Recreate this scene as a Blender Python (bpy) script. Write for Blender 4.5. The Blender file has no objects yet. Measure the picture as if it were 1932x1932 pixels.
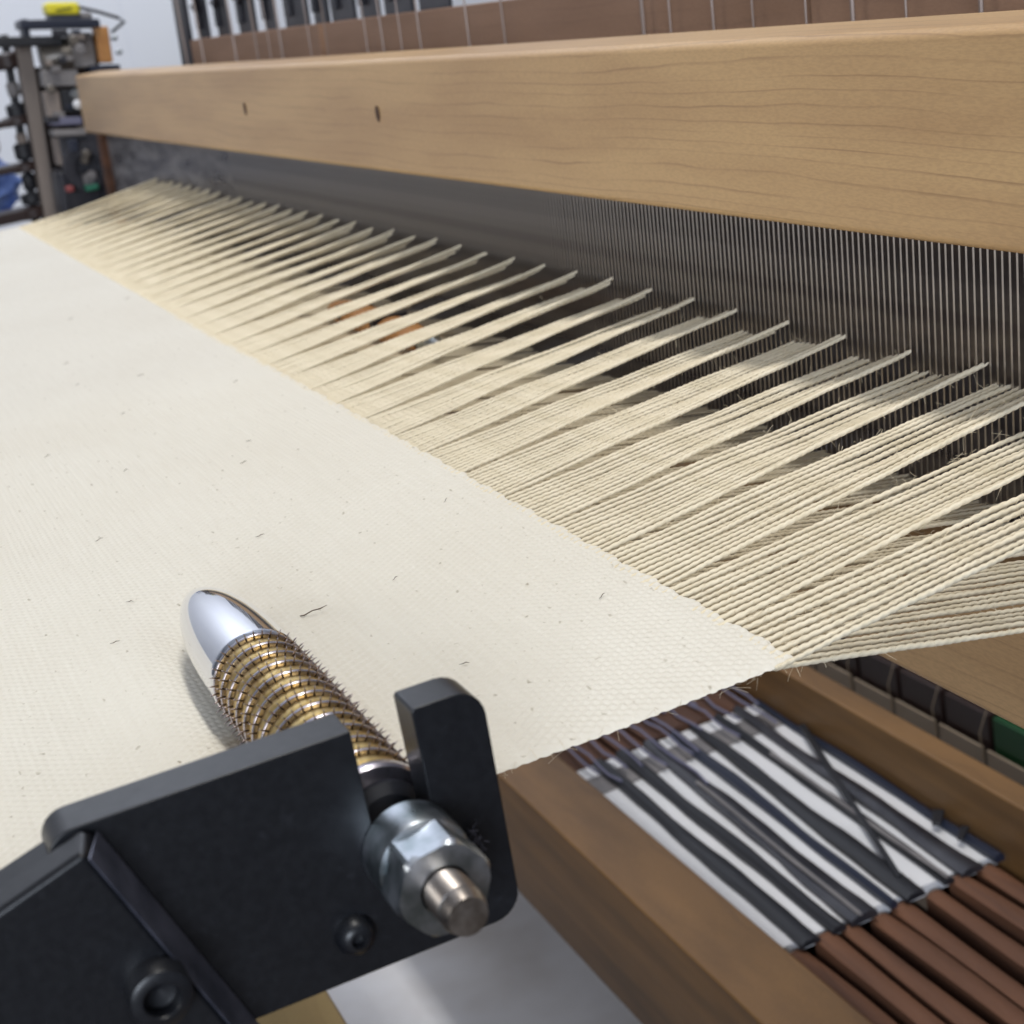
import bpy, bmesh, math, random
import numpy as np
from mathutils import Matrix, Vector

random.seed(7); rng = np.random.default_rng(7)
SC = bpy.context.scene
COL = SC.collection
S = 0.14          # all lengths below are in camera heights above the cloth; one is 14 cm
PI = math.pi

# ------------------------------------------------------------------ camera
cam_d = bpy.data.cameras.new('camera')
cam = bpy.data.objects.new('camera', cam_d); COL.objects.link(cam)
cam_d.sensor_width = 36; cam_d.lens = 36*3090/1932
cam_d.clip_start = 0.01; cam_d.clip_end = 60
Rm = Matrix(((0.39874875, -0.22769215, 0.88834437),
             (0.90027044, 0.28170288, -0.33189852),
             (-0.17467849, 0.93209429, 0.31731318)))
cam.matrix_world = Matrix.Translation((0, 0, 1.0*S)) @ Rm.to_4x4()
cam_d.dof.use_dof = True
cam_d.dof.focus_distance = 2.75*S
cam_d.dof.aperture_fstop = (cam_d.lens/1000)/(0.0125*S)
SC.camera = cam

# ------------------------------------------------------------------ light
SC.view_settings.view_transform = 'Standard'; SC.view_settings.look = 'None'
SC.view_settings.exposure = 0.09; SC.view_settings.gamma = 1.0
w = bpy.data.worlds.new('World'); SC.world = w; w.use_nodes = True
bg = w.node_tree.nodes['Background']
bg.inputs[0].default_value = (0.80, 0.86, 1.0, 1); bg.inputs[1].default_value = 0.13

def area(name, loc, target, sx, sy, power, col):
    d = bpy.data.lights.new(name, 'AREA'); d.shape = 'RECTANGLE'
    d.size = sx*S; d.size_y = sy*S; d.energy = power; d.color = col
    o = bpy.data.objects.new(name, d); COL.objects.link(o)
    o.location = Vector(loc)*S
    o.rotation_euler = (Vector(target)-Vector(loc)).to_track_quat('-Z', 'Y').to_euler()
    return o
area('ceiling_tube_light', (-2.4, 2.85, 12.0), (-2.4, 1.75, 0), 11.0, 0.9, 20.5, (1.0, 0.965, 0.90))
area('under_cloth_fill_light', (11, -6.0, 3.2), (-4.5, 2.6, -2.2), 6.0, 6.0, 30.0, (0.80, 0.88, 1.0))  # added fill lamp from the right, brightens the space under the cloth
area('wall_fill_light', (-14, 1.0, 11.5), (-20, 3.0, 6.0), 6.0, 4.0, 22.0, (0.90, 0.94, 1.0))  # added fill lamp, brightens the far wall that the bracket tops reflect
area('front_window_light', (-3.0, -11.0, 4.6), (-3.0, 1.8, 0.3), 8.0, 3.2, 6.0, (1.0, 0.97, 0.92))

# ------------------------------------------------------------------ materials
def mat(name, color, rough=0.6, metal=0.0, spec=0.5, coat=0.0):
    m = bpy.data.materials.new(name); m.use_nodes = True
    b = m.node_tree.nodes['Principled BSDF']
    b.inputs['Base Color'].default_value = (*color, 1); b.inputs['Roughness'].default_value = rough
    b.inputs['Metallic'].default_value = metal; b.inputs['Specular IOR Level'].default_value = spec
    b.inputs['Coat Weight'].default_value = coat
    return m
def nd(m, t, **kw):
    n = m.node_tree.nodes.new(t)
    for k, v in kw.items():
        if hasattr(n, k): setattr(n, k, v)
        else: n.inputs[k].default_value = v
    return n
def lk(m, a, b): m.node_tree.links.new(a, b)
def bsdf(m): return m.node_tree.nodes['Principled BSDF']
def coords(m, scale):
    tc = nd(m, 'ShaderNodeTexCoord'); mp = nd(m, 'ShaderNodeMapping'); mp.inputs['Scale'].default_value = [s/S for s in scale]
    lk(m, tc.outputs['Object'], mp.inputs['Vector']); return mp.outputs['Vector']
def ramp(m, fac, stops):
    r = nd(m, 'ShaderNodeValToRGB'); e = r.color_ramp.elements
    while len(e) > 2: e.remove(e[-1])
    for i, (p, c) in enumerate(stops):
        if i < 2: e[i].position = p; e[i].color = (*c, 1)
        else:
            q = e.new(p); q.color = (*c, 1)
    lk(m, fac, r.inputs[0]); return r.outputs[0]
def add_noise(m, scale, c1, c2, lo=0.35, hi=0.65, detail=4, bump=0.0, rough=None):
    n = nd(m, 'ShaderNodeTexNoise'); n.inputs['Scale'].default_value = 1; n.inputs['Detail'].default_value = detail
    lk(m, coords(m, scale), n.inputs['Vector'])
    lk(m, ramp(m, n.outputs['Fac'], [(lo, c1), (hi, c2)]), bsdf(m).inputs['Base Color'])
    if rough:
        mr = nd(m, 'ShaderNodeMapRange'); mr.inputs['To Min'].default_value = rough[0]; mr.inputs['To Max'].default_value = rough[1]
        lk(m, n.outputs['Fac'], mr.inputs['Value']); lk(m, mr.outputs[0], bsdf(m).inputs['Roughness'])
    if bump:
        b = nd(m, 'ShaderNodeBump'); b.inputs['Strength'].default_value = bump; b.inputs['Distance'].default_value = 0.002*S
        lk(m, n.outputs['Fac'], b.inputs['Height']); lk(m, b.outputs[0], bsdf(m).inputs['Normal'])
    return m

def wood(name, base, dark, line, lines=34.0, rough=0.5, line_amt=0.75, axis='x', wob=0.35, coat=0.0):
    """long grain along x: soft streaks, thin waving growth lines, fine pores"""
    m = mat(name, base, rough, coat=coat)
    tc = nd(m, 'ShaderNodeTexCoord')
    sep = nd(m, 'ShaderNodeSeparateXYZ'); lk(m, tc.outputs['Object'], sep.inputs[0])
    def noise(scale, detail=3):
        n = nd(m, 'ShaderNodeTexNoise'); n.inputs['Scale'].default_value = 1; n.inputs['Detail'].default_value = detail
        lk(m, coords(m, scale), n.inputs['Vector']); return n.outputs['Fac']
    def math_(op, a, b=None, c=None):
        n = nd(m, 'ShaderNodeMath', operation=op)
        for i, v in enumerate((a, b, c)):
            if v is None: continue
            if isinstance(v, (int, float)): n.inputs[i].default_value = v
            else: lk(m, v, n.inputs[i])
        return n.outputs[0]
    zz = math_('ADD', math_('MULTIPLY', sep.outputs[2], 1/S), math_('MULTIPLY', sep.outputs[1], 0.6/S))
    big = noise((0.55, 1.0, 2.2), 1)
    small = noise((3.2, 4, 8), 1.5)
    v = math_('MULTIPLY', zz, lines)
    v = math_('ADD', v, math_('MULTIPLY', big, lines*wob*0.5))
    v = math_('ADD', v, math_('MULTIPLY', small, 0.7))
    one = noise((0.02, 0.02, 9.0), 1)
    v = math_('ADD', v, math_('MULTIPLY', one, 3.0))
    fr = math_('FRACT', v)
    ln = ramp(m, fr, [(0.0, (0, 0, 0)), (0.80, (0.05, 0.05, 0.05)), (0.93, (1, 1, 1)), (0.965, (0.2, 0.2, 0.2)), (1.0, (0, 0, 0))])
    dash = ramp(m, noise((2.2, 3, 26), 5), [(0.36, (0.08, 0.08, 0.08)), (0.64, (1, 1, 1))])
    mul = nd(m, 'ShaderNodeMix', data_type='RGBA', blend_type='MULTIPLY'); mul.inputs[0].default_value = 1
    lk(m, ln, mul.inputs[6]); lk(m, dash, mul.inputs[7])
    fac = math_('MULTIPLY', mul.outputs[2], line_amt)
    streak = ramp(m, noise((0.9, 3, 7), 6), [(0.36, dark), (0.62, base)])
    pores = ramp(m, noise((60, 260, 260), 2), [(0.38, (0.93, 0.92, 0.91)), (0.6, (1.03, 1.02, 1.01))])
    m2 = nd(m, 'ShaderNodeMix', data_type='RGBA', blend_type='MULTIPLY'); m2.inputs[0].default_value = 1
    lk(m, streak, m2.inputs[6]); lk(m, pores, m2.inputs[7])
    m3 = nd(m, 'ShaderNodeMix', data_type='RGBA'); lk(m, fac, m3.inputs[0]); lk(m, m2.outputs[2], m3.inputs[6]); m3.inputs[7].default_value = (*line, 1)
    lk(m, m3.outputs[2], bsdf(m).inputs['Base Color'])
    b = nd(m, 'ShaderNodeBump'); b.inputs['Strength'].default_value = 0.25; b.inputs['Distance'].default_value = 0.001*S
    lk(m, noise((40, 300, 300), 2), b.inputs['Height']); lk(m, b.outputs[0], bsdf(m).inputs['Normal'])
    return m

M = {}
M['maple'] = wood('maple', (0.54, 0.35, 0.168), (0.445, 0.275, 0.13), (0.21, 0.11, 0.05), lines=32, rough=0.42, line_amt=0.62, wob=0.22)
M['maple_low'] = wood('maple_low', (0.58, 0.37, 0.19), (0.50, 0.31, 0.155), (0.22, 0.12, 0.06), lines=22, rough=0.5, line_amt=0.3)
M['brown_wood'] = wood('brown_wood', (0.33, 0.195, 0.125), (0.27, 0.155, 0.095), (0.11, 0.06, 0.04), lines=20, rough=0.6, line_amt=0.3)
M['rail_wood'] = wood('rail_wood', (0.24, 0.128, 0.046), (0.15, 0.080, 0.030), (0.10, 0.05, 0.022), lines=9, rough=0.5, line_amt=0.35)
M['lever_wood'] = wood('lever_wood', (0.15, 0.064, 0.032), (0.065, 0.028, 0.016), (0.04, 0.018, 0.012), lines=10, rough=0.75, line_amt=0.4)
M['tan_wood'] = wood('tan_wood', (0.45, 0.33, 0.15), (0.38, 0.27, 0.12), (0.2, 0.12, 0.05), lines=16, rough=0.5, line_amt=0.3)
M['orange_wood'] = wood('orange_wood', (0.55, 0.27, 0.09), (0.45, 0.2, 0.06), (0.2, 0.08, 0.03), lines=16, rough=0.45, line_amt=0.3)
M['yarn'] = add_noise(mat('yarn', (0.7, 0.62, 0.47), 0.85, spec=0.2), (14, 14, 14), (0.71, 0.625, 0.455), (0.82, 0.735, 0.565))
bsdf(M['yarn']).inputs['Sheen Weight'].default_value = 0.15
M['fuzz'] = mat('fuzz', (0.72, 0.62, 0.45), 0.9, spec=0.1)
M['black_paint'] = add_noise(mat('black_paint', (0.012, 0.013, 0.016), 0.40, spec=0.5), (90, 90, 90), (0.0080, 0.0088, 0.0115), (0.0100, 0.0110, 0.0142), bump=0.10, rough=(0.30, 0.44))
def dust(m):
    n = nd(m, 'ShaderNodeTexNoise'); n.inputs['Scale'].default_value = 1; n.inputs['Detail'].default_value = 6; n.inputs['Roughness'].default_value = 0.75
    lk(m, coords(m, (26, 26, 26)), n.inputs['Vector'])
    f = ramp(m, n.outputs['Fac'], [(0.60, (0, 0, 0)), (0.74, (0.5, 0.5, 0.5))])
    b = bsdf(m); src = b.inputs['Base Color'].links[0].from_socket
    mx = nd(m, 'ShaderNodeMix', data_type='RGBA'); lk(m, f, mx.inputs[0]); lk(m, src, mx.inputs[6]); mx.inputs[7].default_value = (0.032, 0.034, 0.042, 1)
    lk(m, mx.outputs[2], b.inputs['Base Color'])
dust(M['black_paint'])
M['chrome'] = mat('chrome', (0.74, 0.75, 0.79), 0.07, 1.0)
M['zinc'] = add_noise(mat('zinc', (0.45, 0.50, 0.55), 0.3, 1.0), (30, 30, 30), (0.30, 0.35, 0.37), (0.60, 0.64, 0.70), rough=(0.22, 0.42), bump=0.15)
M['steel'] = add_noise(mat('steel', (0.42, 0.38, 0.35), 0.35, 1.0), (12, 60, 60), (0.34, 0.30, 0.27), (0.50, 0.46, 0.43), rough=(0.28, 0.45))
M['ring_steel'] = mat('ring_steel', (0.50, 0.47, 0.53), 0.25, 1.0)
M['spike'] = mat('spike', (0.36, 0.30, 0.30), 0.30, 1.0)
M['brass'] = add_noise(mat('brass', (0.70, 0.53, 0.25), 0.26, 1.0), (40, 40, 40), (0.52, 0.35, 0.11), (0.76, 0.57, 0.24), rough=(0.28, 0.45))
M['dent'] = add_noise(mat('dent', (0.4, 0.38, 0.38), 0.30, 1.0), (3, 3, 14), (0.34, 0.32, 0.33), (0.50, 0.475, 0.47), rough=(0.22, 0.38))
M['dark_metal'] = add_noise(mat('dark_metal', (0.03, 0.03, 0.04), 0.4, 0.3), (5, 5, 5), (0.022, 0.022, 0.03), (0.05, 0.05, 0.06))
M['dark_brown'] = mat('dark_brown', (0.028, 0.014, 0.012), 0.45)
M['black'] = mat('black', (0.012, 0.013, 0.018), 0.5)
M['blue_black'] = mat('blue_black', (0.015, 0.02, 0.04), 0.45)
M['post'] = add_noise(mat('post', (0.2, 0.17, 0.15), 0.6), (3, 3, 1), (0.20, 0.165, 0.145), (0.27, 0.225, 0.20))
M['grey'] = add_noise(mat('grey', (0.2, 0.19, 0.19), 0.5), (6, 6, 6), (0.17, 0.16, 0.165), (0.24, 0.225, 0.225))
M['motor'] = mat('motor', (0.17, 0.15, 0.13), 0.32, 0.3)
M['yellow'] = mat('yellow', (0.75, 0.66, 0.03), 0.4)
M['white'] = add_noise(mat('white', (0.8, 0.8, 0.82), 0.5), (2, 2, 2), (0.76, 0.77, 0.80), (0.82, 0.82, 0.85))
M['wall'] = add_noise(mat('wall', (0.78, 0.8, 0.86), 0.8), (0.3, 0.3, 0.3), (0.76, 0.78, 0.84), (0.80, 0.82, 0.87))
M['plinth'] = mat('plinth', (0.5, 0.5, 0.52), 0.8)
M['ground'] = add_noise(mat('ground', (0.08, 0.06, 0.05), 0.6), (1, 1, 1), (0.05, 0.038, 0.03), (0.09, 0.07, 0.055))
M['floor'] = add_noise(mat('floor', (0.5, 0.5, 0.52), 0.7), (0.9, 0.9, 0.9), (0.66, 0.63, 0.62), (0.88, 0.88, 0.92), lo=0.3, hi=0.6, detail=6)
M['pale_block'] = mat('pale_block', (0.30, 0.235, 0.17), 0.6)
M['green'] = mat('green', (0.004, 0.055, 0.014), 0.5)
M['teal'] = mat('teal', (0.03, 0.2, 0.12), 0.5)
M['red'] = mat('red', (0.25, 0.05, 0.05), 0.5)
M['blue'] = add_noise(mat('blue', (0.1, 0.18, 0.5), 0.5), (8, 8, 8), (0.05, 0.10, 0.36), (0.2, 0.3, 0.62))
M['cord'] = mat('cord', (0.16, 0.16, 0.24), 0.7)
M['wire'] = mat('wire', (0.30, 0.235, 0.205), 0.4, 0.3)
M['fleck'] = mat('fleck', (0.10, 0.075, 0.05), 0.9)
M['hole'] = mat('hole', (0.06, 0.025, 0.012), 0.7)

# cloth: warp/weft tint, pinholes between the crossings
def cloth_mat():
    m = mat('cloth', (0.70, 0.675, 0.61), 0.8, spec=0.25)
    bsdf(m).inputs['Sheen Weight'].default_value = 0.25; bsdf(m).inputs['Sheen Roughness'].default_value = 0.4
    n1 = nd(m, 'ShaderNodeTexNoise'); n1.inputs['Scale'].default_value = 1; n1.inputs['Detail'].default_value = 3
    lk(m, coords(m, (1.5, 1.5, 1.5)), n1.inputs['Vector'])
    base = ramp(m, n1.outputs['Fac'], [(0.3, (0.72, 0.685, 0.60)), (0.7, (0.75, 0.72, 0.64))])
    n2 = nd(m, 'ShaderNodeTexNoise'); n2.inputs['Scale'].default_value = 1; n2.inputs['Detail'].default_value = 1
    lk(m, coords(m, (48, 70, 1)), n2.inputs['Vector'])
    pin = ramp(m, n2.outputs['Fac'], [(0.160, (0.45, 0.41, 0.34)), (0.30, (1, 1, 1))])
    n3 = nd(m, 'ShaderNodeTexNoise'); n3.inputs['Scale'].default_value = 1; n3.inputs['Detail'].default_value = 2
    lk(m, coords(m, (5, 80, 1)), n3.inputs['Vector'])
    slub = ramp(m, n3.outputs['Fac'], [(0.3, (0.975, 0.97, 0.965)), (0.7, (1.01, 1.01, 1.01))])
    a = nd(m, 'ShaderNodeMix', data_type='RGBA', blend_type='MULTIPLY'); a.inputs[0].default_value = 1
    lk(m, base, a.inputs[6]); lk(m, pin, a.inputs[7])
    b = nd(m, 'ShaderNodeMix', data_type='RGBA', blend_type='MULTIPLY'); b.inputs[0].default_value = 1
    lk(m, a.outputs[2], b.inputs[6]); lk(m, slub, b.inputs[7])
    lk(m, b.outputs[2], bsdf(m).inputs['Base Color'])
    return m
M['cloth'] = cloth_mat()

# ------------------------------------------------------------------ mesh helpers
class MB:
    def __init__(s): s.v = []; s.f = []
    def add(s, vs, fs):
        o = len(s.v); s.v += [tuple(p) for p in vs]; s.f += [tuple(i+o for i in f) for f in fs]
    def box(s, x0, x1, y0, y1, z0, z1):
        x0, x1 = sorted((x0, x1)); y0, y1 = sorted((y0, y1)); z0, z1 = sorted((z0, z1))
        s.add([(x0,y0,z0),(x1,y0,z0),(x1,y1,z0),(x0,y1,z0),(x0,y0,z1),(x1,y0,z1),(x1,y1,z1),(x0,y1,z1)],
              [(3,2,1,0),(4,5,6,7),(0,1,5,4),(1,2,6,5),(2,3,7,6),(3,0,4,7)])
    def prism_x(s, pts, x0, x1):       # pts (y,z) counter-clockwise seen from +x
        n = len(pts)
        s.add([(x0, y, z) for y, z in pts]+[(x1, y, z) for y, z in pts],
              [tuple(range(n))[::-1], tuple(range(n, 2*n))]+[(i, (i+1) % n, n+(i+1) % n, n+i) for i in range(n)])
    def lathe_x(s, prof, cy, cz, n=48, closed=False):   # prof: (x, r)
        vs = []; fs = []
        for x, r in prof:
            for k in range(n):
                a = 2*PI*k/n; vs.append((x, cy+r*math.cos(a), cz+r*math.sin(a)))
        for i in range(len(prof)-1):
            for k in range(n):
                k2 = (k+1) % n; fs.append((i*n+k, i*n+k2, (i+1)*n+k2, (i+1)*n+k))
        s.add(vs, fs)
    def tube(s, pts, r, n=6, caps=True):
        pts = [Vector(p) for p in pts]; vs = []; fs = []; m = len(pts)
        rs = r if isinstance(r, (list, tuple)) else [r]*m
        up = Vector((0, 0, 1))
        for i, p in enumerate(pts):
            t = (pts[min(i+1, m-1)]-pts[max(i-1, 0)]).normalized()
            u = t.cross(up)
            if u.length < 1e-3: u = t.cross(Vector((0, 1, 0)))
            u.normalize(); w_ = u.cross(t)
            for k in range(n):
                a = 2*PI*k/n; vs.append(p+u*rs[i]*math.cos(a)+w_*rs[i]*math.sin(a))
        for i in range(m-1):
            for k in range(n):
                k2 = (k+1) % n; fs.append((i*n+k, i*n+k2, (i+1)*n+k2, (i+1)*n+k))
        if caps: fs.append(tuple(range(n))[::-1]); fs.append(tuple((m-1)*n+k for k in range(n)))
        s.add(vs, fs)
    def mesh(s, name, base=(0, 0, 0)):
        me = bpy.data.meshes.new(name)
        a = (np.array(s.v, float)-np.array(base))*S
        me.from_pydata(a.tolist(), [], s.f); me.update(); return me

BASE = {}
def tag(o, label=None, cat=None, group=None, kind=None):
    if label: o['label'] = label
    if cat: o['category'] = cat
    if group: o['group'] = group
    if kind: o['kind'] = kind
    return o
def thing(name, base, label, cat, group=None):
    o = bpy.data.objects.new(name, None); o.empty_display_size = 0.01; COL.objects.link(o)
    o.location = Vector(base)*S; BASE[o.name] = base
    return tag(o, label, cat, group)
def obj(name, mb, m, parent=None, base=None, smooth=True, bevel=0.0, seg=2, angle=35):
    if parent is not None: b = BASE[parent.name]
    else: b = base if base is not None else tuple(np.array(mb.v).mean(0))
    me = mb.mesh(name, b); me.materials.append(M[m])
    bm = bmesh.new(); bm.from_mesh(me); bmesh.ops.recalc_face_normals(bm, faces=bm.faces); bm.to_mesh(me); bm.free()
    o = bpy.data.objects.new(name, me); COL.objects.link(o); BASE[o.name] = b
    if parent is not None: o.parent = parent
    else: o.location = Vector(b)*S
    if smooth:
        me.shade_smooth()
        if bevel == 0:
            try: me.set_sharp_from_angle(angle=math.radians(angle))
            except Exception: pass
    if bevel:
        md = o.modifiers.new('bevel', 'BEVEL'); md.width = bevel*S; md.segments = seg; md.limit_method = 'ANGLE'; md.angle_limit = math.radians(30)
        md.harden_normals = True
    return o
def inst(name, me, parent, loc, rot=(0, 0, 0), rel=None):
    o = bpy.data.objects.new(name, me); COL.objects.link(o); o.parent = parent
    b = BASE[parent.name]; o.location = (Vector(loc)-Vector(b))*S; o.rotation_euler = rot
    return o
def shear(mb, g, z0):                    # uprights lean by g against the cloth plane
    mb.v = [(x, y+g*(z-z0), z) for x, y, z in mb.v]; return mb
def rnd_poly(corners):                   # corners (y,z,r); rounded polygon
    out = []; n = len(corners)
    for i, (y, z, r) in enumerate(corners):
        p = Vector((y, z)); a = (Vector(corners[i-1][:2])-p); b = (Vector(corners[(i+1) % n][:2])-p)
        if r == 0: out.append((y, z)); continue
        a.normalize(); b.normalize(); half = a.angle(b)/2
        d = r/math.tan(half); c = p+(a+b).normalized()*(r/math.sin(half))
        s0 = p+a*d-c; s1 = p+b*d-c; a0 = math.atan2(s0.y, s0.x); a1 = math.atan2(s1.y, s1.x)
        da = (a1-a0+PI) % (2*PI)-PI
        for k in range(7):
            t = a0+da*k/6; out.append((c.x+r*math.cos(t), c.y+r*math.sin(t)))
    return out

# ------------------------------------------------------------------ setting
mb = MB(); mb.box(-24, 14, -16, 22, -5.2, -5.0)
obj('floor', mb, 'ground', smooth=False)['kind'] = 'structure'
mb = MB(); mb.box(-13, -6.2, 0.4, 4.4, -4.998, -4.94)
tag(obj('pale_sheet', mb, 'floor', bevel=.02), 'pale mottled sheet lying on the dark floor under the loom', 'sheet')
mb = MB(); mb.box(-20.4, -20, -16, 3.85, -5, 13); obj('wall', mb, 'wall', smooth=False)['kind'] = 'structure'
mb = MB(); mb.box(-20.4, -20.006, 3.87, 22, -5, 13); mb.box(-20.03, -20.02, 3.84, 3.88, -5, 13)
obj('wall', mb, 'wall', smooth=False)['kind'] = 'structure'
mb = MB(); mb.box(-24, 14, -16, 22, 13.6, 13.9); obj('ceiling', mb, 'wall', smooth=False)['kind'] = 'structure'

# ------------------------------------------------------------------ cloth
XE, XF, YF = -1.854, -10.25, 1.075      # near selvedge, far selvedge, fell
PX, PY = 0.0101, 0.0118
def cloth_z(x, y):
    z = np.zeros_like(x)
    fx = 1/(1+np.exp(-(x+2.72)/0.05))
    z += fx*(-0.020*np.exp(-((y-0.399)/0.055)**2) + 0.012*np.exp(-((y-0.27)/0.06)**2) + 0.012*np.exp(-((y-0.53)/0.05)**2))
    z += (0.003*np.sin(x*2.1+y*3.0)+0.002*np.sin(x*5.3-y*6.0))*np.clip((YF-y)/0.3, 0, 1)
    return z
def weave(x, y):
    near = np.clip((x+5.2)/0.8, 0, 1)
    i = x/PX+0.12*np.sin(y*9)+0.08*np.sin(x*31); j = y/PY+0.10*np.sin(x*7)+0.1*np.sin(y*23)
    h = 0.0021*np.sin(PI*i)*np.sin(PI*j)+0.0008*np.abs(np.sin(PI*j))+0.0003*np.abs(np.cos(PI*i))
    return h*near*(0.35+0.65*np.clip((XE-x)/0.03, 0, 1))
def build_cloth():
    xs = np.concatenate([np.arange(XE, -5.2, -PX/2), np.arange(-5.2, XF, -0.04), [XF]])
    ys = np.concatenate([np.arange(-1.6, -0.2, 0.05), np.arange(-0.2, YF, PY/4), [YF]])
    X, Y = np.meshgrid(xs, ys, indexing='ij')
    edge = 0.0010*np.sin(Y*23+2*np.sin(Y*11))+0.0007*np.sin(Y*410)
    Xo = X+edge*np.exp(-(XE-X)/0.02)
    jit = (0.0025*np.sin(X*90)+0.0025*np.sin(X*37.7))*np.clip((X+5.2), 0, 1)
    Yo = Y+jit*np.exp(-(YF-Y)/0.02)
    Z = cloth_z(X, Y)+weave(X, Y)+rng.normal(0, 0.00022, X.shape)*np.clip((X+5.2), 0, 1)
    Z -= 0.004*np.exp(-(XE-X)/0.006)
    n, m_ = X.shape
    P = np.stack([Xo, Yo, Z], -1).reshape(-1, 3)*S
    idx = np.arange(n*m_).reshape(n, m_)
    F = np.stack([idx[:-1, :-1], idx[:-1, 1:], idx[1:, 1:], idx[1:, :-1]], -1).reshape(-1, 4)
    me = bpy.data.meshes.new('woven_cloth')
    me.vertices.add(len(P)); me.vertices.foreach_set('co', P.ravel())
    me.loops.add(F.size); me.loops.foreach_set('vertex_index', F.ravel())
    me.polygons.add(len(F)); me.polygons.foreach_set('loop_start', np.arange(0, F.size, 4)); me.polygons.foreach_set('loop_total', np.full(len(F), 4))
    me.update(); me.validate(); me.shade_smooth(); me.materials.append(M['cloth'])
    o = bpy.data.objects.new('woven_cloth', me); COL.objects.link(o)
    return tag(o, 'wide cream plain woven cloth stretched across the loom', 'cloth')
build_cloth()

# ------------------------------------------------------------------ warp threads
PER, TIP0 = 0.2225, -2.443
YR = 1.905
JIT = [random.uniform(-1, 1) for _ in range(200)]
def z_up(x):                            # sawtooth height of the raised sheet at the reed
    u = ((TIP0-x)/PER) % 1.0
    pr = np.interp(u, [0, .2, .46, .66, 1], [0, .33, .73, .96, 1])
    q = JIT[int((TIP0-x)//PER) % 200]
    return 0.126*(1+0.025*q)-(0.049+0.006*JIT[(int((TIP0-x)//PER)+57) % 200])*pr
def z_lo(x):
    u = ((TIP0-x)/PER+0.4) % 1.0
    return -0.152-0.012*u
def x_reed(x): return x+0.05*math.exp(-(XE-x)/0.45)
def thread_mesh(seed):
    r = random.Random(seed); L = 1.16; pitch = 0.034*r.uniform(0.85, 1.2); step = pitch/2/5.0
    n = int(L/step); k = 8; vs = []; fs = []
    ph = r.uniform(0, 6.28); p1, p2 = r.uniform(0, 6), r.uniform(0, 6)
    for i in range(n+1):
        y = i*step
        th = ph+2*PI*y/pitch+0.35*math.sin(y*11+p1)
        rad = 0.0043*(1+0.09*math.sin(y*17+p2)+0.05*math.sin(y*41+p1))
        ox = 0.0017*math.sin(y*9+p2)+0.0010*math.sin(y*23+p1)+0.0006*math.sin(y*61+p2); oz = 0.0007*math.sin(y*19+p2)
        if y < 0.02: ox = oz = 0
        for q in range(k):
            a = 2*PI*q/k
            rr = rad*(0.74+0.40*abs(math.cos(a-th)))
            vs.append(((ox+rr*math.cos(a))*S, y*S, (oz+rr*math.sin(a))*S))
    for i in range(n):
        for q in range(k):
            q2 = (q+1) % k; fs.append((i*k+q, (i+1)*k+q, (i+1)*k+q2, i*k+q2))
    me = bpy.data.meshes.new('warp_thread'); me.from_pydata(vs, [], fs); me.update(); me.shade_smooth(); me.materials.append(M['yarn'])
    return me
TM = [thread_mesh(i) for i in range(8)]
warp = thing('warp', (-1.9, YF, 0), 'cream warp yarns fanning from the cloth into the metal reed', 'yarn')
def put_thread(x0, x1, zr, lift):
    y0 = YF-0.035; d = Vector((x1-x0, YR-y0, zr))
    o = inst('warp_thread', random.choice(TM), warp, (x0, y0, lift))
    pitch = math.atan2(d.z-lift, math.hypot(d.x, d.y)); yaw = -math.atan2(d.x, d.y)
    o.rotation_euler = (pitch, random.choice((0, PI*0)), yaw)
    return o
xs_up = []; x = XE-0.004
k = 0
allx = []
while x > XF+0.02:
    allx.append(x); x -= PER/22
up = allx[0::2]; lo = allx[1::2]
NU, NL = 205, 95
far = MB()
def far_thread(x0, zr, side):
    j = random.uniform(-0.0015, 0.0015); x1 = x_reed(x0)+j
    pts = [(x0+(x1-x0)*t, YF-0.01+(YR-YF+0.01)*t, zr*t-0.003) for t in (0, .12, .25, .4, .55, .7, .85, 1.0, 1.3)]
    far.tube([(p[0]+random.uniform(-.0012, .0012), p[1], p[2]+random.uniform(-.0008, .0008)) for p in pts], 0.0048, n=5, caps=False)
for i, x0 in enumerate(up):
    dent = round((x_reed(x0)-TIP0)/(PER/11))*(PER/11)+TIP0
    x1 = x_reed(x0)+random.uniform(-.004, .004)
    zr = float(z_up(x1-0.0005))+random.uniform(-.004, .004)
    if i < NU: put_thread(x0+random.uniform(-.0012, .0012), x1, zr, -0.0060)
    else: far_thread(x0, zr, 1)
for i, x0 in enumerate(lo):
    x1 = x_reed(x0)+random.uniform(-.0035, .0035)
    zr = float(z_lo(x1))+random.uniform(-.006, .004)
    if i < NL: put_thread(x0+random.uniform(-.0012, .0012), x1, zr, -0.0085)
    else: far_thread(x0, zr, -1)
fo = obj('far_warp_threads', far, 'yarn', warp); fo['kind'] = 'stuff'
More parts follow.
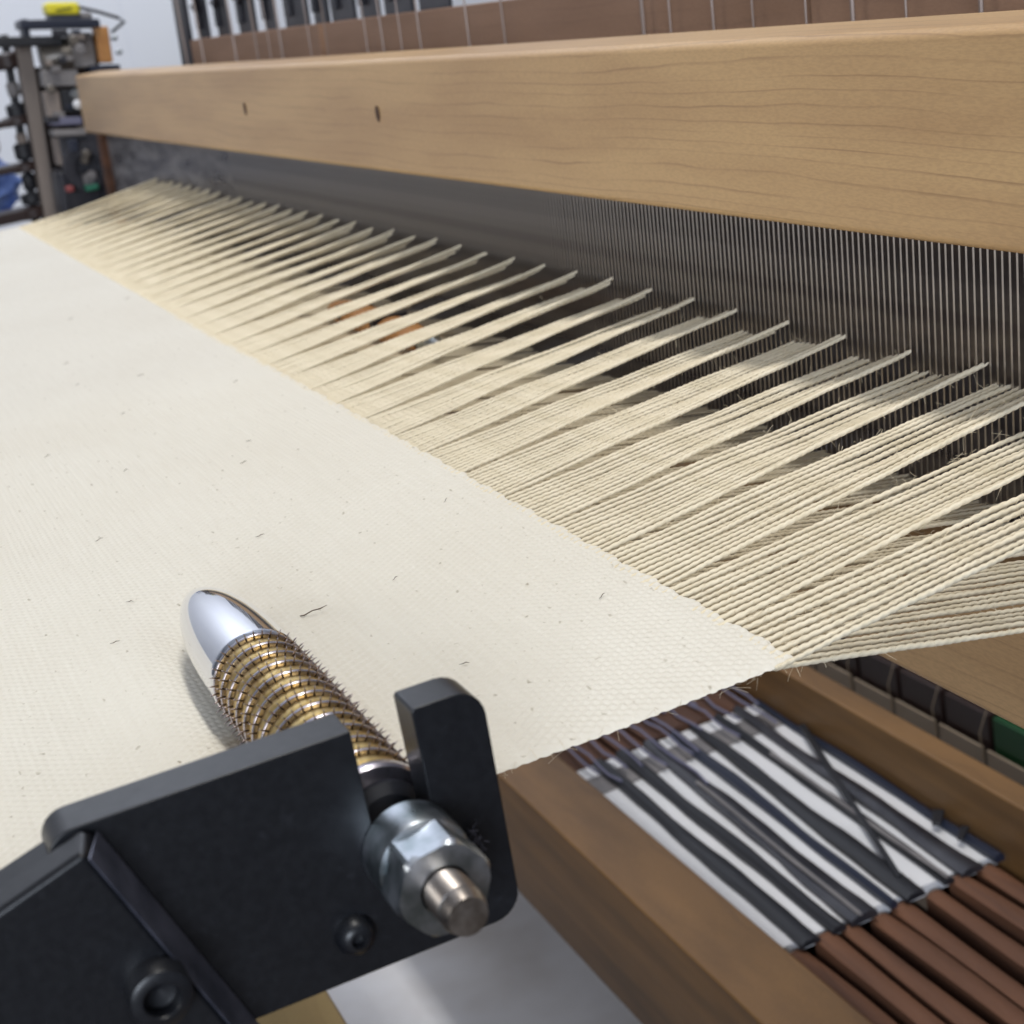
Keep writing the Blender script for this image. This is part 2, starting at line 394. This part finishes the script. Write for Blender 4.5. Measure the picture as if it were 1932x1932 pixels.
# stray fibres standing off the yarns and the selvedge
fz = MB()
def hair(p, L, r=0.00032):
    d = Vector((random.gauss(0, 1), random.gauss(0, 1), random.gauss(0.2, 0.8))).normalized()
    c = Vector((random.gauss(0, 1), random.gauss(0, 1), random.gauss(0, 1)))*L*0.45
    p = Vector(p); fz.tube([p, p+d*L*.4+c*.35, p+d*L*.75+c*.9, p+d*L+c*1.5], r, n=3, caps=False)
for i in range(2600):
    x0 = XE-abs(random.gauss(0, 1.0)); t = random.random()
    if random.random() < 0.68: zr = float(z_up(x_reed(x0)))
    else: zr = float(z_lo(x_reed(x0)))
    hair((x0+(x_reed(x0)-x0)*t, YF+(YR-YF)*t, zr*t+0.004), random.uniform(0.006, 0.018))
for i in range(150):
    y = random.uniform(-0.1, 1.35)
    z = -0.008 if y < YF else float(z_lo(XE))*(y-YF)/(YR-YF)
    xx = XE if y < YF else XE+0.05*(y-YF)/(YR-YF)
    hair((xx, y, z), random.uniform(0.006, 0.017), 0.00022)
fo = obj('stray_fibres', fz, 'fuzz', warp); fo['kind'] = 'stuff'

# ------------------------------------------------------------------ beater: top beam, reed, lower beam
G = 0.07
beater = thing('loom_beater', (-6, 1.85, -0.5), 'maple beater beam holding the steel reed above the warp', 'loom beater')
mb = MB(); mb.prism_x([(1.78, 0.385), (1.97, 0.385), (1.97, 0.757), (1.78, 0.757)], -11.45, -1.2)
shear(mb, G, 0.385); obj('top_beam', mb, 'maple', beater, bevel=0.020, seg=3)
for x, z in ((-7.11, 0.58), (-5.36, 0.58)):
    mb = MB(); yy = 1.78+G*(z-0.385)
    mb.lathe_x([(0, 0.018), (0.004, 0.018), (0.004, 0.0)], 0, 0, 20)
    mb.v = [(x+a*1.0, yy+0.001-p, z+b*1.5) for p, a, b in mb.v]
    obj('peg_hole', mb, 'hole', beater)
mb = MB(); mb.prism_x([(1.78, -0.49), (2.0, -0.49), (2.0, -0.215), (1.78, -0.215)], -11.45, -1.2)
shear(mb, G, 0.385); obj('lower_beam', mb, 'maple_low', beater, bevel=0.02, seg=3)
mb = MB(); mb.box(-11.62, -11.50, 1.86, 1.95, -0.22, 0.40); shear(mb, G, 0.125); obj('reed_end', mb, 'lever_wood', beater)
reed = MB(); reed.box(-11.5, -1.2, 1.912, 1.934, 0.352, 0.384); shear(reed, G, 0.125)
reed = obj('reed', reed, 'dark_metal', beater, smooth=False)
db = MB(); db.box(-0.0027, 0.0027, -0.013, 0.013, -0.36, 0.29)
db.v = [(x, y+G*z, z) for x, y, z in db.v]
dm = db.mesh('dent'); dm.materials.append(M['dent'])
DP = PER/11; nd_ = 0; rest = MB()
x = TIP0+DP*0.5+DP*round((-1.6-TIP0)/DP)
while x > -11.5:
    jx = random.uniform(-.0007, .0007)
    if x < -2.1 and nd_ < 299:
        o = inst('dent', dm, reed, (x+jx, 1.915, 0.095)); nd_ += 1
    else:
        rest.add([(a+x+jx, b+1.915, c+0.095) for a, b, c in db.v], db.f)
    x -= DP
ro = obj('remaining_dents', rest, 'dent', reed, smooth=False); ro['kind'] = 'stuff'

# ------------------------------------------------------------------ temple
AY, AZ = 0.407, 0.069
XP = -1.62
temple = thing('temple', (-1.65, 0.3, -0.06), 'black steel temple bracket with spiked brass roller gripping the cloth edge', 'temple')
prof = rnd_poly([(0.030, 0.233, 0.03), (0.030, -0.066, 0), (0.525, -0.066, 0.035), (0.530, 0.233, 0.036), (0.443, 0.233, 0.006), (0.443, 0.045, 0.03), (0.371, 0.045, 0.03), (0.371, 0.233, 0.002)])
mb = MB(); mb.prism_x(prof, XP-0.062, XP)
obj('bracket_plate', mb, 'black_paint', temple, bevel=0.0035, seg=2)
mb = MB()
mb.prism_x([(-0.55, 0.035), (-0.55, -0.5), (0.345, -0.5), (0.075, 0.2325)], XP+0.002, -1.56)
mb.v = [(a, b-0.012 if (a > -1.57 and b > 0) else b, c) for a, b, c in mb.v]
mb.prism_x([(-0.55, 0.035), (-0.55, -0.5), (0.050, -0.5), (0.050, 0.214)], -1.674, XP-0.003)
obj('bracket_arm', mb, 'black_paint', temple, bevel=0.0075, seg=1)
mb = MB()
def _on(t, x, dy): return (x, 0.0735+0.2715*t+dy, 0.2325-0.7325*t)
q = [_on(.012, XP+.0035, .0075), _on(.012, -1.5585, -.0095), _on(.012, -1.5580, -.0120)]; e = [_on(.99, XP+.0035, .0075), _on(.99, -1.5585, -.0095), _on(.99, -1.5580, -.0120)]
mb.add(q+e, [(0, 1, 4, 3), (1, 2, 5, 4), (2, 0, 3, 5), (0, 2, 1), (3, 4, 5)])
M['edge_highlight'] = add_noise(mat('edge_highlight', (0.09, 0.095, 0.13), 0.35, 0.6), (20, 20, 20), (0.06, 0.065, 0.09), (0.13, 0.135, 0.18))  # added strip: bluish highlight of the arm edge painted as its colour
obj('edge_highlight', mb, 'edge_highlight', temple, smooth=False)
mb = MB(); X0 = -1.56
mb.lathe_x([(X0-0.01, 0.034), (X0+0.026, 0.034), (X0+0.031, 0.0325), (X0+0.033, 0.029), (X0+0.033, 0.0205), (X0+0.031, 0.019), (X0+0.012, 0.019), (X0+0.008, 0.0)], 0.094, 0.058, 48)
obj('socket_bolt', mb, 'black_paint', temple)
mb = MB(); mb.lathe_x([(XP-0.002, 0.024), (XP+0.008, 0.0235), (XP+0.017, 0.019), (XP+0.021, 0.012), (XP+0.021, 0.009), (XP+0.010, 0.008), (XP+0.009, 0)], 0.322, -0.008, 32)
obj('button_screw', mb, 'black_paint', temple)
mb = MB(); mb.lathe_x([(XP-0.004, 0.0), (XP+0.0005, 0.053), (XP+0.002, 0.0565), (XP+0.050, 0.0565), (XP+0.056, 0.0545), (XP+0.060, 0.050), (XP+0.064, 0.0)], AY, AZ+0.004, 64)
obj('washer', mb, 'zinc', temple, angle=25)
# hex nut: flats cut a rounded blank, corners chamfered
def hex_nut(x0, x1, cy, cz, R, rot):
    bm = bmesh.new(); mb = MB(); n = 72; prof = []
    rings = [(x0, 1.0), (x1-0.012, 1.0), (x1-0.006, 0.975), (x1, 0.90), (x1+0.0004, 0.60), (x1+0.0004, 0.49)]
    vs = []; fs = []
    for x, s_ in rings:
        for k in range(n):
            a = 2*PI*k/n; b = ((a-rot) % (PI/3))-PI/6
            rh = R*math.cos(PI/6)/math.cos(b)
            r = min(rh, R*s_*1.0) if s_ > 0.8 else R*s_
            vs.append((x, cy+r*math.cos(a), cz+r*math.sin(a)))
    for i in range(len(rings)-1):
        for k in range(n):
            k2 = (k+1) % n; fs.append((i*n+k, i*n+k2, (i+1)*n+k2, (i+1)*n+k))
    mb.add(vs, fs); return mb
obj('nut', hex_nut(XP+0.056, XP+0.112, AY+0.001, AZ+0.001, 0.059, math.radians(8)), 'zinc', temple, angle=22)
mb = MB()
prof = [(-1.76, 0.023)]+[(-1.52+0.0026*i, 0.0268 if i % 2 else 0.0252) for i in range(0, 22)]+[(-1.460, 0.0268), (-1.4485, 0.0232), (-1.4455, 0.0225), (-1.445, 0.0)]
mb.lathe_x(prof, AY+0.002, AZ-0.001, 40); obj('shaft', mb, 'steel', temple, angle=24)
mb = MB(); mb.lathe_x([(-1.735, 0.0), (-1.735, 0.055), (-1.695, 0.052), (-1.685, 0.040), (-1.683, 0.0)], AY, AZ, 40); obj('roller_hub', mb, 'black', temple)
# chrome nose
RY, RZ = 0.399, 0.070
mb = MB(); N0, N1 = -2.66, -2.25; prof = [(N0, 0.0)]
for i in range(1, 25):
    t = i/24; prof.append((N0+(N1-N0)*t*1.0, 0.0730*(1-(1-t)**2.3)**0.52))
prof += [(-2.243, 0.0730), (-2.233, 0.069)]
mb.lathe_x(prof, RY, RZ, 64); obj('nose_cone', mb, 'chrome', temple, angle=60)
# rings
RP = 0.0430; x = -2.233
bm_ = MB(); bm_.lathe_x([(0, 0.05), (0.0022, 0.063), (0.004, 0.0660), (0.008, 0.0675), (0.018, 0.0682), (0.027, 0.0675), (0.031, 0.0655), (0.033, 0.062), (0.0340, 0.05)], 0, 0, 56)
brass = bm_.mesh('brass_ring'); brass.materials.append(M['brass']); brass.shade_smooth()
sm_ = MB(); sm_.lathe_x([(0, 0.05), (0, 0.0715), (0.0012, 0.0725), (0.0052, 0.0725), (0.0064, 0.0715), (0.0064, 0.05)], 0, 0, 56)
disc = sm_.mesh('steel_disc'); disc.materials.append(M['ring_steel']); disc.shade_smooth(); disc.set_sharp_from_angle(angle=math.radians(40))
sp_ = MB()
for k in range(36):
    a = 2*PI*k/36; c_, s_ = math.cos(a), math.sin(a)
    sp_.tube([(0.0068, c_*0.066, s_*0.066), (0.0076, c_*0.0770, s_*0.0770), (0.0088, c_*0.0815, s_*0.0815)], [0.0014, 0.0011, 0.0003], n=5)
spk = sp_.mesh('spikes'); spk.materials.append(M['spike']); spk.shade_smooth()
nr = 12
for i in range(nr):
    a = random.uniform(0, 6)
    d = inst('steel_disc', disc, temple, (x, RY, RZ)); BASE[d.name] = (x, RY, RZ)
    d.rotation_euler = (a, 0, 0)
    q = bpy.data.objects.new('spikes', spk); COL.objects.link(q); q.parent = d
    b = inst('brass_ring', brass, temple, (x+0.0066, RY, RZ)); b.rotation_euler = (random.uniform(0, 6), 0, 0)
    x += RP
mb = MB(); mb.lathe_x([(x, 0.045), (x, 0.072), (x+0.003, 0.074), (x+0.014, 0.074), (x+0.018, 0.071), (x+0.018, 0.0)], RY, RZ, 56)
obj('end_collar', mb, 'ring_steel', temple)
# lint caught behind the nut
lt = MB()
for i in range(34):
    p = Vector((XP+0.012+random.gauss(0, .004), AY+0.074+random.gauss(0, .005), AZ-0.018+random.gauss(0, .005)))
    pts = [p]
    for k in range(4): pts.append(pts[-1]+Vector((random.gauss(0, .003), random.gauss(0, .0042), random.gauss(0, .0042))))
    lt.tube(pts, 0.0006, n=3, caps=False)
M['lint'] = mat('lint', (0.05, 0.05, 0.07), 0.9)
tag(obj('lint_tuft', lt, 'lint', smooth=True), 'grey tuft of lint caught on the plate beside the nut', 'lint')

# flecks on the cloth
FL = [(-5.482, .605), (-5.078, .577), (-4.983, .756), (-4.537, .614), (-4.544, .944), (-4.274, .365), (-3.661, .735), (-3.847, .797), (-3.4, .346), (-2.933, .322),
      (-2.736, .258), (-2.575, .573), (-2.636, .744), (-2.975, .976), (-2.274, .976), (-6.513, 1.01), (-6.347, .76), (-3.1, .62), (-2.2, .7), (-3.9, .5)]
for i, (x, y) in enumerate(FL):
    L = random.uniform(0.004, 0.0095)*(1.0+0.35*abs(x)/4); a = random.uniform(-0.9, 0.9)
    z = float(cloth_z(np.array(x), np.array(y)))+0.0035
    d = Vector((math.sin(a)*-1, math.cos(a), 0)); e = Vector((d.y, -d.x, 0))*random.uniform(-.4, .4)
    mb = MB(); p = Vector((x, y, z))
    mb.tube([p-d*L, p-d*L*.3+e*L*.4, p+d*L*.3+e*L*.5+Vector((0, 0, .002)), p+d*L+Vector((0, 0, .001))], [0.0003, 0.0007, 0.0008, 0.0003], n=4)
    if i == 11:
        mb = MB(); mb.tube([p+Vector((-.012, -.030, 0)), p+Vector((.006, -.018, .004)), p+Vector((.004, -.002, .007)), p+Vector((-.002, .014, .004)), p+Vector((-.016, .030, .001))], [.0004, .0012, .0010, .0012, .0004], n=5)
        tag(obj('fibre_fleck', mb, 'fleck'), 'longest curled dark fibre on the cloth, just right of the chrome nose', 'fibre fleck', 'dark flecks on the cloth'); continue
    tag(obj('fibre_fleck', mb, 'fleck'), 'short dark fibre fleck lying on the cream woven cloth', 'fibre fleck', 'dark flecks on the cloth')

# ------------------------------------------------------------------ shuttle in the shed
sh = thing('shuttle', (-4.9, 1.5, -0.08), 'orange wooden shuttle with metal tip lying in the shed', 'shuttle')
mb = MB(); prof = []
for i in range(15):
    t = i/14; prof.append((-5.55+0.95*t, 0.055*min(1, (1-(1-min(1, t*3.2))**2)**0.5+0.02)*(1 if t < .8 else 1-(t-.8)*1.6)))
mb.lathe_x(prof, 1.55, -0.045, 24); mb.v = [(a, 1.55+(b-1.55)*1.1, -0.045+(c+0.045)*0.75) for a, b, c in mb.v]
obj('body', mb, 'orange_wood', sh)
mb = MB(); mb.lathe_x([(-4.605, 0.038), (-4.56, 0.034), (-4.50, 0.018), (-4.47, 0.0)], 1.55, -0.045, 20); obj('metal_tip', mb, 'zinc', sh)
mb = MB(); mb.box(-5.3, -5.26, 1.49, 1.61, -0.05, 0.001); mb.box(-4.95, -4.91, 1.49, 1.61, -0.05, 0.001); obj('band', mb, 'black', sh)

# ------------------------------------------------------------------ harness frame behind the beater
har = thing('harness_frame', (-6, 2.5, 0.3), 'brown harness boards with wire heddles behind the beater', 'harness')
for x0, x1 in ((-10.95, -8.13), (-8.04, -3.81), (-3.79, -1.2)):
    mb = MB(); mb.box(x0, x1, 2.5, 2.56, 0.2, 0.845); shear(mb, .07, .8); obj('board', mb, 'brown_wood', har, smooth=False)
mb = MB(); mb.box(-8.20, -7.98, 2.575, 2.62, 0.2, 0.80); shear(mb, .07, .8); obj('joint_block', mb, 'dark_metal', har, smooth=False)
mb = MB(); mb.box(-11.30, -11.02, 2.5, 2.54, 0.2, 1.9); shear(mb, .07, .8); obj('upright', mb, 'dark_metal', har, bevel=.01)
for x in (-10.97, -10.51, -9.69, -9.21, -8.96, -8.72, -8.2, -7.92, -7.32, -7.1, -6.87, -6.63, -6.1, -5.75, -4.68, -4.51, -4.25, -4.04, -3.78, -3.57, -3.35, -3.09):
    w_ = random.choice((0.003, 0.004, 0.006)); x += 0.02
    mb = MB(); mb.tube([(x, 2.46-0.04, 0.1), (x+random.uniform(-.01, .01), 2.46, 0.8), (x+random.uniform(-.02, .02), 2.5, 1.6)], w_, n=6); obj('heddle', mb, 'wire', har)
for i, (xa, xb) in enumerate(((-11.08, -10.84), (-10.57, -10.30), (-10.04, -9.68), (-9.46, -9.24), (-9.04, -8.63), (-8.50, -8.28), (-8.2, -7.85), (-7.75, -7.5), (-7.4, -7.05), (-6.95, -6.6))):
    x = xa; wd = xb-xa
    mb = MB(); mb.box(xa, xb, 2.60, 2.62, 0.25, 1.9); mb.box(xa+wd*.2, xa+wd*.4, 2.575, 2.60, 0.9, 1.9); shear(mb, .07, .8)
    b = obj('hook_bar', mb, 'dark_metal', har, bevel=.006)
    mb = MB(); r0 = 0.02
    mb.tube([(x+wd*.9, 2.58, 1.5), (x+wd*.95, 2.58, 1.08), (x+wd*.7, 2.57, 1.02), (x+wd*.3, 2.58, 1.05)], 0.014, n=6); obj('hook', mb, 'dark_metal', har)

# ------------------------------------------------------------------ far side of the loom
post = MB(); post.box(-12.75, -12.5, 1.63, 1.73, -0.9, 1.03); shear(post, .10, 1.0)
tag(obj('loom_post', post, 'post', bevel=.01), 'grey brown upright loom post at the far left edge', 'post')
sp = thing('spindle', (-12.7, 1.5, -0.9), 'dark upright spindle with brown collars beside the far post', 'spindle')
mb = MB(); mb.tube([(-12.7, 1.40, -0.9), (-12.7, 1.585, 1.1)], 0.03, n=12); obj('rod', mb, 'black', sp)
for z, rr, h, mt in ((0.92, .10, .06, 'dark_brown'), (0.72, .045, .05, 'grey'), (0.57, .075, .05, 'black'), (0.50, .12, .035, 'dark_brown'), (0.36, .04, .05, 'post'), (0.28, .07, .06, 'black'), (0.17, .12, .035, 'dark_brown'), (0.06, .05, .06, 'black'), (-0.06, .08, .04, 'black'), (-0.16, .13, .045, 'dark_brown')):
    yy = 1.585+(z-1.1)*0.0925; mb = MB()
    mb.lathe_x([(-h, 0), (-h, rr*.8), (-h*.7, rr), (h*.7, rr), (h, rr*.8), (h, 0)], 0, 0, 20)
    mb.v = [(-12.7+b, yy+c, z+a) for a, b, c in mb.v]; obj('collar', mb, mt, sp)
mb = MB(); mb.box(-12.9, -12.6, 0.9, 1.57, -0.2, -0.12); mb.box(-12.9, -12.6, 0.9, 1.5, 0.15, 0.20); mb.box(-12.9, -12.6, 0.9, 1.5, 0.47, 0.52); obj('bracket', mb, 'dark_brown', sp, bevel=.01)
dob = thing('dobby_machine', (-12.3, 1.9, 0.2), 'dark machine with grey motor and yellow topped sensor above the loom corner', 'machine')
def part(name, m, *b, bev=.01, g=.1):
    mb = MB(); mb.box(*b); mb.v = [(p, q+g*(t-1.0), t-0.16*(q-(b[2]+b[3])/2)) for p, q, t in mb.v]; return obj(name, mb, m, dob, bevel=bev)
part('rail', 'blue_black', -12.5, -12.2, 1.64, 2.18, 1.07, 1.13)
part('rail', 'black', -12.5, -12.2, 1.35, 1.90, 1.00, 1.065)
part('rail_end', 'blue_black', -12.45, -12.25, 1.655, 1.70, 1.05, 1.175)
part('rail_end', 'grey', -12.45, -12.3, 2.06, 2.16, 1.09, 1.15, bev=.03)
part('sensor_base', 'blue_black', -12.45, -12.25, 1.85, 2.06, 1.09, 1.155)
cap = part('sensor_cap', 'yellow', -12.45, -12.25, 1.835, 2.07, 1.15, 1.24, bev=.03)
mb = MB(); mb.box(-12.245, -12.24, 1.90, 2.01, 1.185, 1.195); shear(mb, .1, 1.0); obj('slot', mb, 'black', dob, smooth=False)
mb = MB(); mb.lathe_x([(0, 0), (0, .11), (.02, .125), (.36, .125), (.39, .11), (.39, 0)], 0, 0, 32)
mb.v = [(-12.45+b, 1.76+a, 0.885+c) for a, b, c in mb.v]; obj('motor', mb, 'motor', dob, angle=50)
part('motor_mount', 'grey', -12.45, -12.3, 1.98, 2.13, 0.78, 1.02)
part('wood_block', 'orange_wood', -12.4, -12.25, 2.15, 2.245, 0.785, 1.035, bev=.012)
part('foot', 'blue_black', -12.5, -12.2, 2.07, 2.28, 0.72, 0.775)
part('shelf', 'grey', -12.3, -12.1, 1.72, 1.96, 0.69, 0.80)
part('box', 'post', -12.3, -12.1, 1.71, 1.81, 0.47, 0.67)
part('box', 'black', -12.3, -12.1, 1.82, 1.95, 0.50, 0.66)
part('shelf', 'cord', -12.25, -12.05, 1.72, 1.93, 0.43, 0.485)
part('shelf', 'grey', -12.25, -12.0, 1.72, 1.94, 0.355, 0.40)
part('box', 'post', -12.3, -12.1, 1.73, 1.83, 0.16, 0.35)
part('backing', 'dark_brown', -12.9, -12.75, 1.76, 2.3, -1.2, 0.80)
part('backing', 'dark_metal', -12.12, -12.06, 1.76, 2.3, -1.2, 0.33)
part('lower_guard', 'dark_metal', -12.4, -12.05, 1.70, 2.0, -0.2, 0.12, bev=.03)
mb = MB(); mb.tube([(-12.35, 2.03, 1.215), (-12.35, 2.23, 1.13), (-12.35, 2.35, 1.07), (-12.35, 2.39, 1.04), (-12.35, 2.28, 0.98)], 0.012, n=8); obj('lead_wire', mb, 'black', dob)
for y, z in ((2.28, .94), (2.29, .84)):
    mb = MB(); mb.lathe_x([(-12.35, 0), (-12.35, .02), (-12.28, .02), (-12.27, 0)], y, z, 12); obj('screw', mb, 'zinc', dob)
for k in range(26):
    y = random.uniform(1.72, 2.0); z = random.uniform(-0.05, 0.72) if k < 16 else random.uniform(0.8, 1.05)
    a, b = random.uniform(.015, .05), random.uniform(.012, .045); xx = -11.96+random.uniform(0, .05) if z < .33 else -12.08+random.uniform(0, .05)
    if random.random() < .5: part('fitting', random.choice(('grey', 'dark_metal', 'dark_brown', 'post', 'blue_black')), xx-.08, xx, y-a, y+a, z-b, z+b, bev=.006)
    else:
        mb = MB(); mb.lathe_x([(xx-.06, 0), (xx-.06, a*.8), (xx, a*.8), (xx+.01, a*.6), (xx+.01, 0)], y, z, 14); obj('knob', mb, random.choice(('zinc', 'dark_metal', 'grey', 'motor')), dob)
wh = MB(); wh.lathe_x([(-12.08, .09), (-12.08, .17), (-12.0, .17), (-12.0, .09), (-12.08, .09)], 1.83, 0.13, 36)
wo = obj('wheel', wh, 'dark_metal', dob)
mb = MB(); mb.lathe_x([(-11.6, 0), (-11.6, .03), (-11.53, .03), (-11.51, 0)], 1.80, 0.57, 16); mb.v = [(a, b, c) for a, b, c in mb.v]
tag(obj('beam_end_knob', mb, 'white'), 'small white knob at the far end of the maple beam', 'knob')
for nm, m_, b_, lb in (('green_clip', 'teal', (-12.0, -11.9, 1.76, 1.85, -0.03, 0.01), 'small green clip in the dark corner beyond the warp'), ('red_clip', 'red', (-12.0, -11.9, 1.63, 1.68, -0.01, 0.03), 'small red clip beside the green clip beyond the warp')):
    mb = MB(); mb.box(*b_); tag(obj(nm, mb, m_, bevel=.01), lb, 'clip')
bag = MB()
bm = bmesh.new(); bmesh.ops.create_icosphere(bm, subdivisions=3, radius=0.5)
for v in bm.verts:
    v.co *= 1+0.12*math.sin(v.co.x*17+v.co.y*11)+0.08*math.sin(v.co.z*23+v.co.x*9)
bag.add([(-14.2+v.co.x*.6, 1.30+v.co.y*.55, -0.02+v.co.z*.5) for v in bm.verts], [tuple(v.index for v in f.verts) for f in bm.faces]); bm.free()
tag(obj('blue_bag', bag, 'blue'), 'crumpled blue bag standing behind the dark spindle', 'bag')
bag = MB(); bag.box(-14.4, -14.0, 1.15, 1.50, 0.22, 0.46); tag(obj('white_packet', bag, 'white', bevel=.05), 'white packet on top of the blue bag', 'packet')

# ------------------------------------------------------------------ below the cloth
def rail(name, lb, m, *b, cat='rail', bev=.012):
    mb = MB(); mb.box(*b); return tag(obj(name, mb, m, bevel=bev, base=(b[0], b[2], b[4])), lb, cat)
rail('lower_rail', 'brown wooden rail running under the cloth nearest the pale floor sheet', 'rail_wood', -16, 0.5, 2.16, 2.466, -3.275, -2.6)
rail('lower_rail', 'brown wooden rail between the striped levers and the pale blocks', 'rail_wood', -16, 0.5, 3.488, 3.608, -3.1, -2.36)
rail('cloth_beam', 'tan wooden beam below the black bracket at the bottom edge', 'tan_wood', -16, 0.5, 0.225, 0.858, -2.9, -2.3)
# gaps between the levers: far end from/to, near end from/to
ST = [(2.480, 2.564, 2.470, 2.526), (2.616, 2.687, 2.612, 2.669), (2.751, 2.835, 2.727, 2.756), (2.904, 2.975, 2.870, 2.931), (3.035, 3.092, 2.963, 2.997), (3.137, 3.227, 3.092, 3.183), (3.264, 3.336, 3.228, 3.269), (3.378, 3.459, 3.363, 3.429)]
mb = MB(); mb.box(-6.44, -4.66, 2.476, 3.478, -2.68, -2.634)
tag(obj('white_board', mb, 'white', smooth=False), 'white board showing between the dark lever rods', 'board')
LB = ['lever nearest the front brown rail', 'second lever from the front brown rail', 'third lever from the front brown rail', 'fourth lever from the front brown rail', 'fifth lever from the front brown rail', 'third lever from the back brown rail', 'second lever from the back brown rail', 'lever lying against the back brown rail']
def wavy(x0, x1, yf, w0, w1, z0, z1, n=16, amp=.006, ph=0):
    """a lever bar along x whose centre line and width wander a little"""
    mb = MB(); vs = []; fs = []
    for k in range(n+1):
        t = k/n; x = x0+(x1-x0)*t; c = yf(t)+amp*math.sin(t*9+ph)+amp*.5*math.sin(t*23+ph*2); w_ = (w0+(w1-w0)*t)*(1+.06*math.sin(t*13+ph)+.05*math.sin(t*31+ph)); dz = .006*math.sin(t*11+ph)
        vs += [(x, c-w_/2, z0), (x, c-w_*.5, z1-.012+dz), (x, c-w_*.2, z1+dz), (x, c+w_*.2, z1+dz), (x, c+w_*.5, z1-.012+dz), (x, c+w_/2, z0)]
    for k in range(n):
        for q in range(6):
            q2 = (q+1) % 6; fs.append((k*6+q, k*6+q2, (k+1)*6+q2, (k+1)*6+q))
    fs += [tuple(range(6)), tuple(n*6+q for q in range(6))]
    mb.add(vs, fs); return mb
for i in range(8):
    a = ST[i]; nxt = ST[i+1] if i < 7 else (3.484, 3.484, 3.470, 3.470)
    fy0, fy1, ny0, ny1 = a[1], nxt[0], a[3], nxt[2]
    lv = thing('lever', (-6.45, (fy0+fy1)/2, -2.7), LB[i]+', dark rod between brown wooden ends', 'lever', 'wooden levers under the cloth')
    cf, cn = (fy0+fy1)/2, (ny0+ny1)/2
    obj('rod', wavy(-6.42, -4.60, lambda t: cf+(cn-cf)*t, fy1-fy0, (ny1-ny0), -2.628, -2.598, amp=.0018, ph=i*1.3), ('black', 'black', 'dark_metal', 'blue_black')[i % 4], lv, angle=30)
    if i in (2, 5):
        mb = MB(); mb.tube([(-5.9+1.3*k/8, cf+(cn-cf)*(0.3+.7*k/8)-(fy1-fy0)*.25, -2.594+.003*math.sin(k)) for k in range(9)], 0.009, n=6); obj('edge_wire', mb, 'grey', lv)
    c0 = cf-0.068
    obj('far_block', wavy(-12, -6.445, lambda t: c0+.0*t, .118, .118, -2.8, -2.615+random.uniform(-.015, .01), amp=.003, ph=i), 'lever_wood', lv, angle=30)
    c1 = cn-0.055
    obj('near_block', wavy(-4.63, 0.5, lambda t: c1, .078, .096, -2.9, -2.625+random.uniform(-.03, .012), n=30, amp=.006, ph=i*2.1), 'lever_wood', lv, angle=30)
    for q in range(2):
        yy = c0+0.05*q+random.uniform(-.01, .02); xa = random.uniform(-7.6, -7.1); n = random.randint(8, 13)
        pts = [(xa+0.11*k, yy+0.008*math.sin(k*1.7+i+q), -2.588+0.005*math.sin(k*2.3+q)) for k in range(n)]
        mb = MB(); mb.tube(pts, 0.0065, n=6); obj('cord', mb, 'cord', lv)
mb = MB(); mb.box(-6.33, -6.16, 2.468, 3.486, -2.632, -2.629); tag(obj('cross_bar', mb, 'grey', bevel=.005), 'flat grey bar crossing the far end of the levers', 'bar')
for (x0, y0, x1, y1, wd, lb) in ((-6.03, 3.478, -4.72, 3.06, .045, 'long black strap running aslant across the dark lever rods'), (-5.01, 3.474, -4.93, 3.40, .07, 'short black strap against the back rail, farther of two'), (-4.84, 3.474, -4.78, 3.40, .05, 'short black strap against the back rail, beside the brown lever ends')):
    d = Vector((x1-x0, y1-y0, 0)); nrm = Vector((-d.y, d.x, 0)).normalized()*wd/2; mb = MB()
    c_ = [Vector((x0, y0, 0))+nrm*.7, Vector((x0, y0, 0))-nrm*.7, Vector((x1, y1, 0))-nrm*.5, Vector((x1, y1, 0))+nrm*.5]
    mb.add([(p.x, p.y, -2.600) for p in c_]+[(p.x, p.y, -2.586) for p in c_], [(0, 1, 2, 3), (7, 6, 5, 4), (0, 4, 5, 1), (1, 5, 6, 2), (2, 6, 7, 3), (3, 7, 4, 0)])
    tag(obj('strap', mb, 'black', bevel=.004), lb, 'strap')
mb = MB(); mb.box(-16, 0.5, 2.468, 3.486, -3.2, -3.17); tag(obj('lever_tray', mb, 'dark_brown', smooth=False), 'dark tray underneath the row of levers', 'tray')
lb = thing('heddle_bar', (-6.4, 4.5, -3.4), 'row of pale and dark blocks with hanging threads under the harness', 'heddle bar')
x = -12.0
while x < -3.3:
    mb = MB(); mb.box(x+.012, x+0.357, 4.463, 4.478, -3.20, -3.072+random.uniform(-.004, .004)); obj('pale_block', mb, 'pale_block', lb, bevel=.004)
    gr = -6.0 < x+.18 < -5.0
    mb = MB(); mb.box(x+.03, x+0.375, 4.5, 4.65, -3.3, -2.9); obj('green_block' if gr else 'dark_block', mb, 'green' if gr else 'dark_brown', lb, bevel=.01)
    mb = MB(); mb.tube([(x+random.uniform(-.04, .04), 4.57, -2.45), (x+.02, 4.5, -2.82), (x-.015, 4.455, -2.99), (x+.006, 4.447, -3.14)], 0.004, n=5); obj('thread', mb, 'pale_block', lb)
    x += 0.375
mb = MB(); mb.box(-16, 0.5, 5.25, 5.4, -5, -0.9); tag(obj('back_panel', mb, 'dark_brown', smooth=False), 'dark panel behind the lower heddle blocks', 'panel')
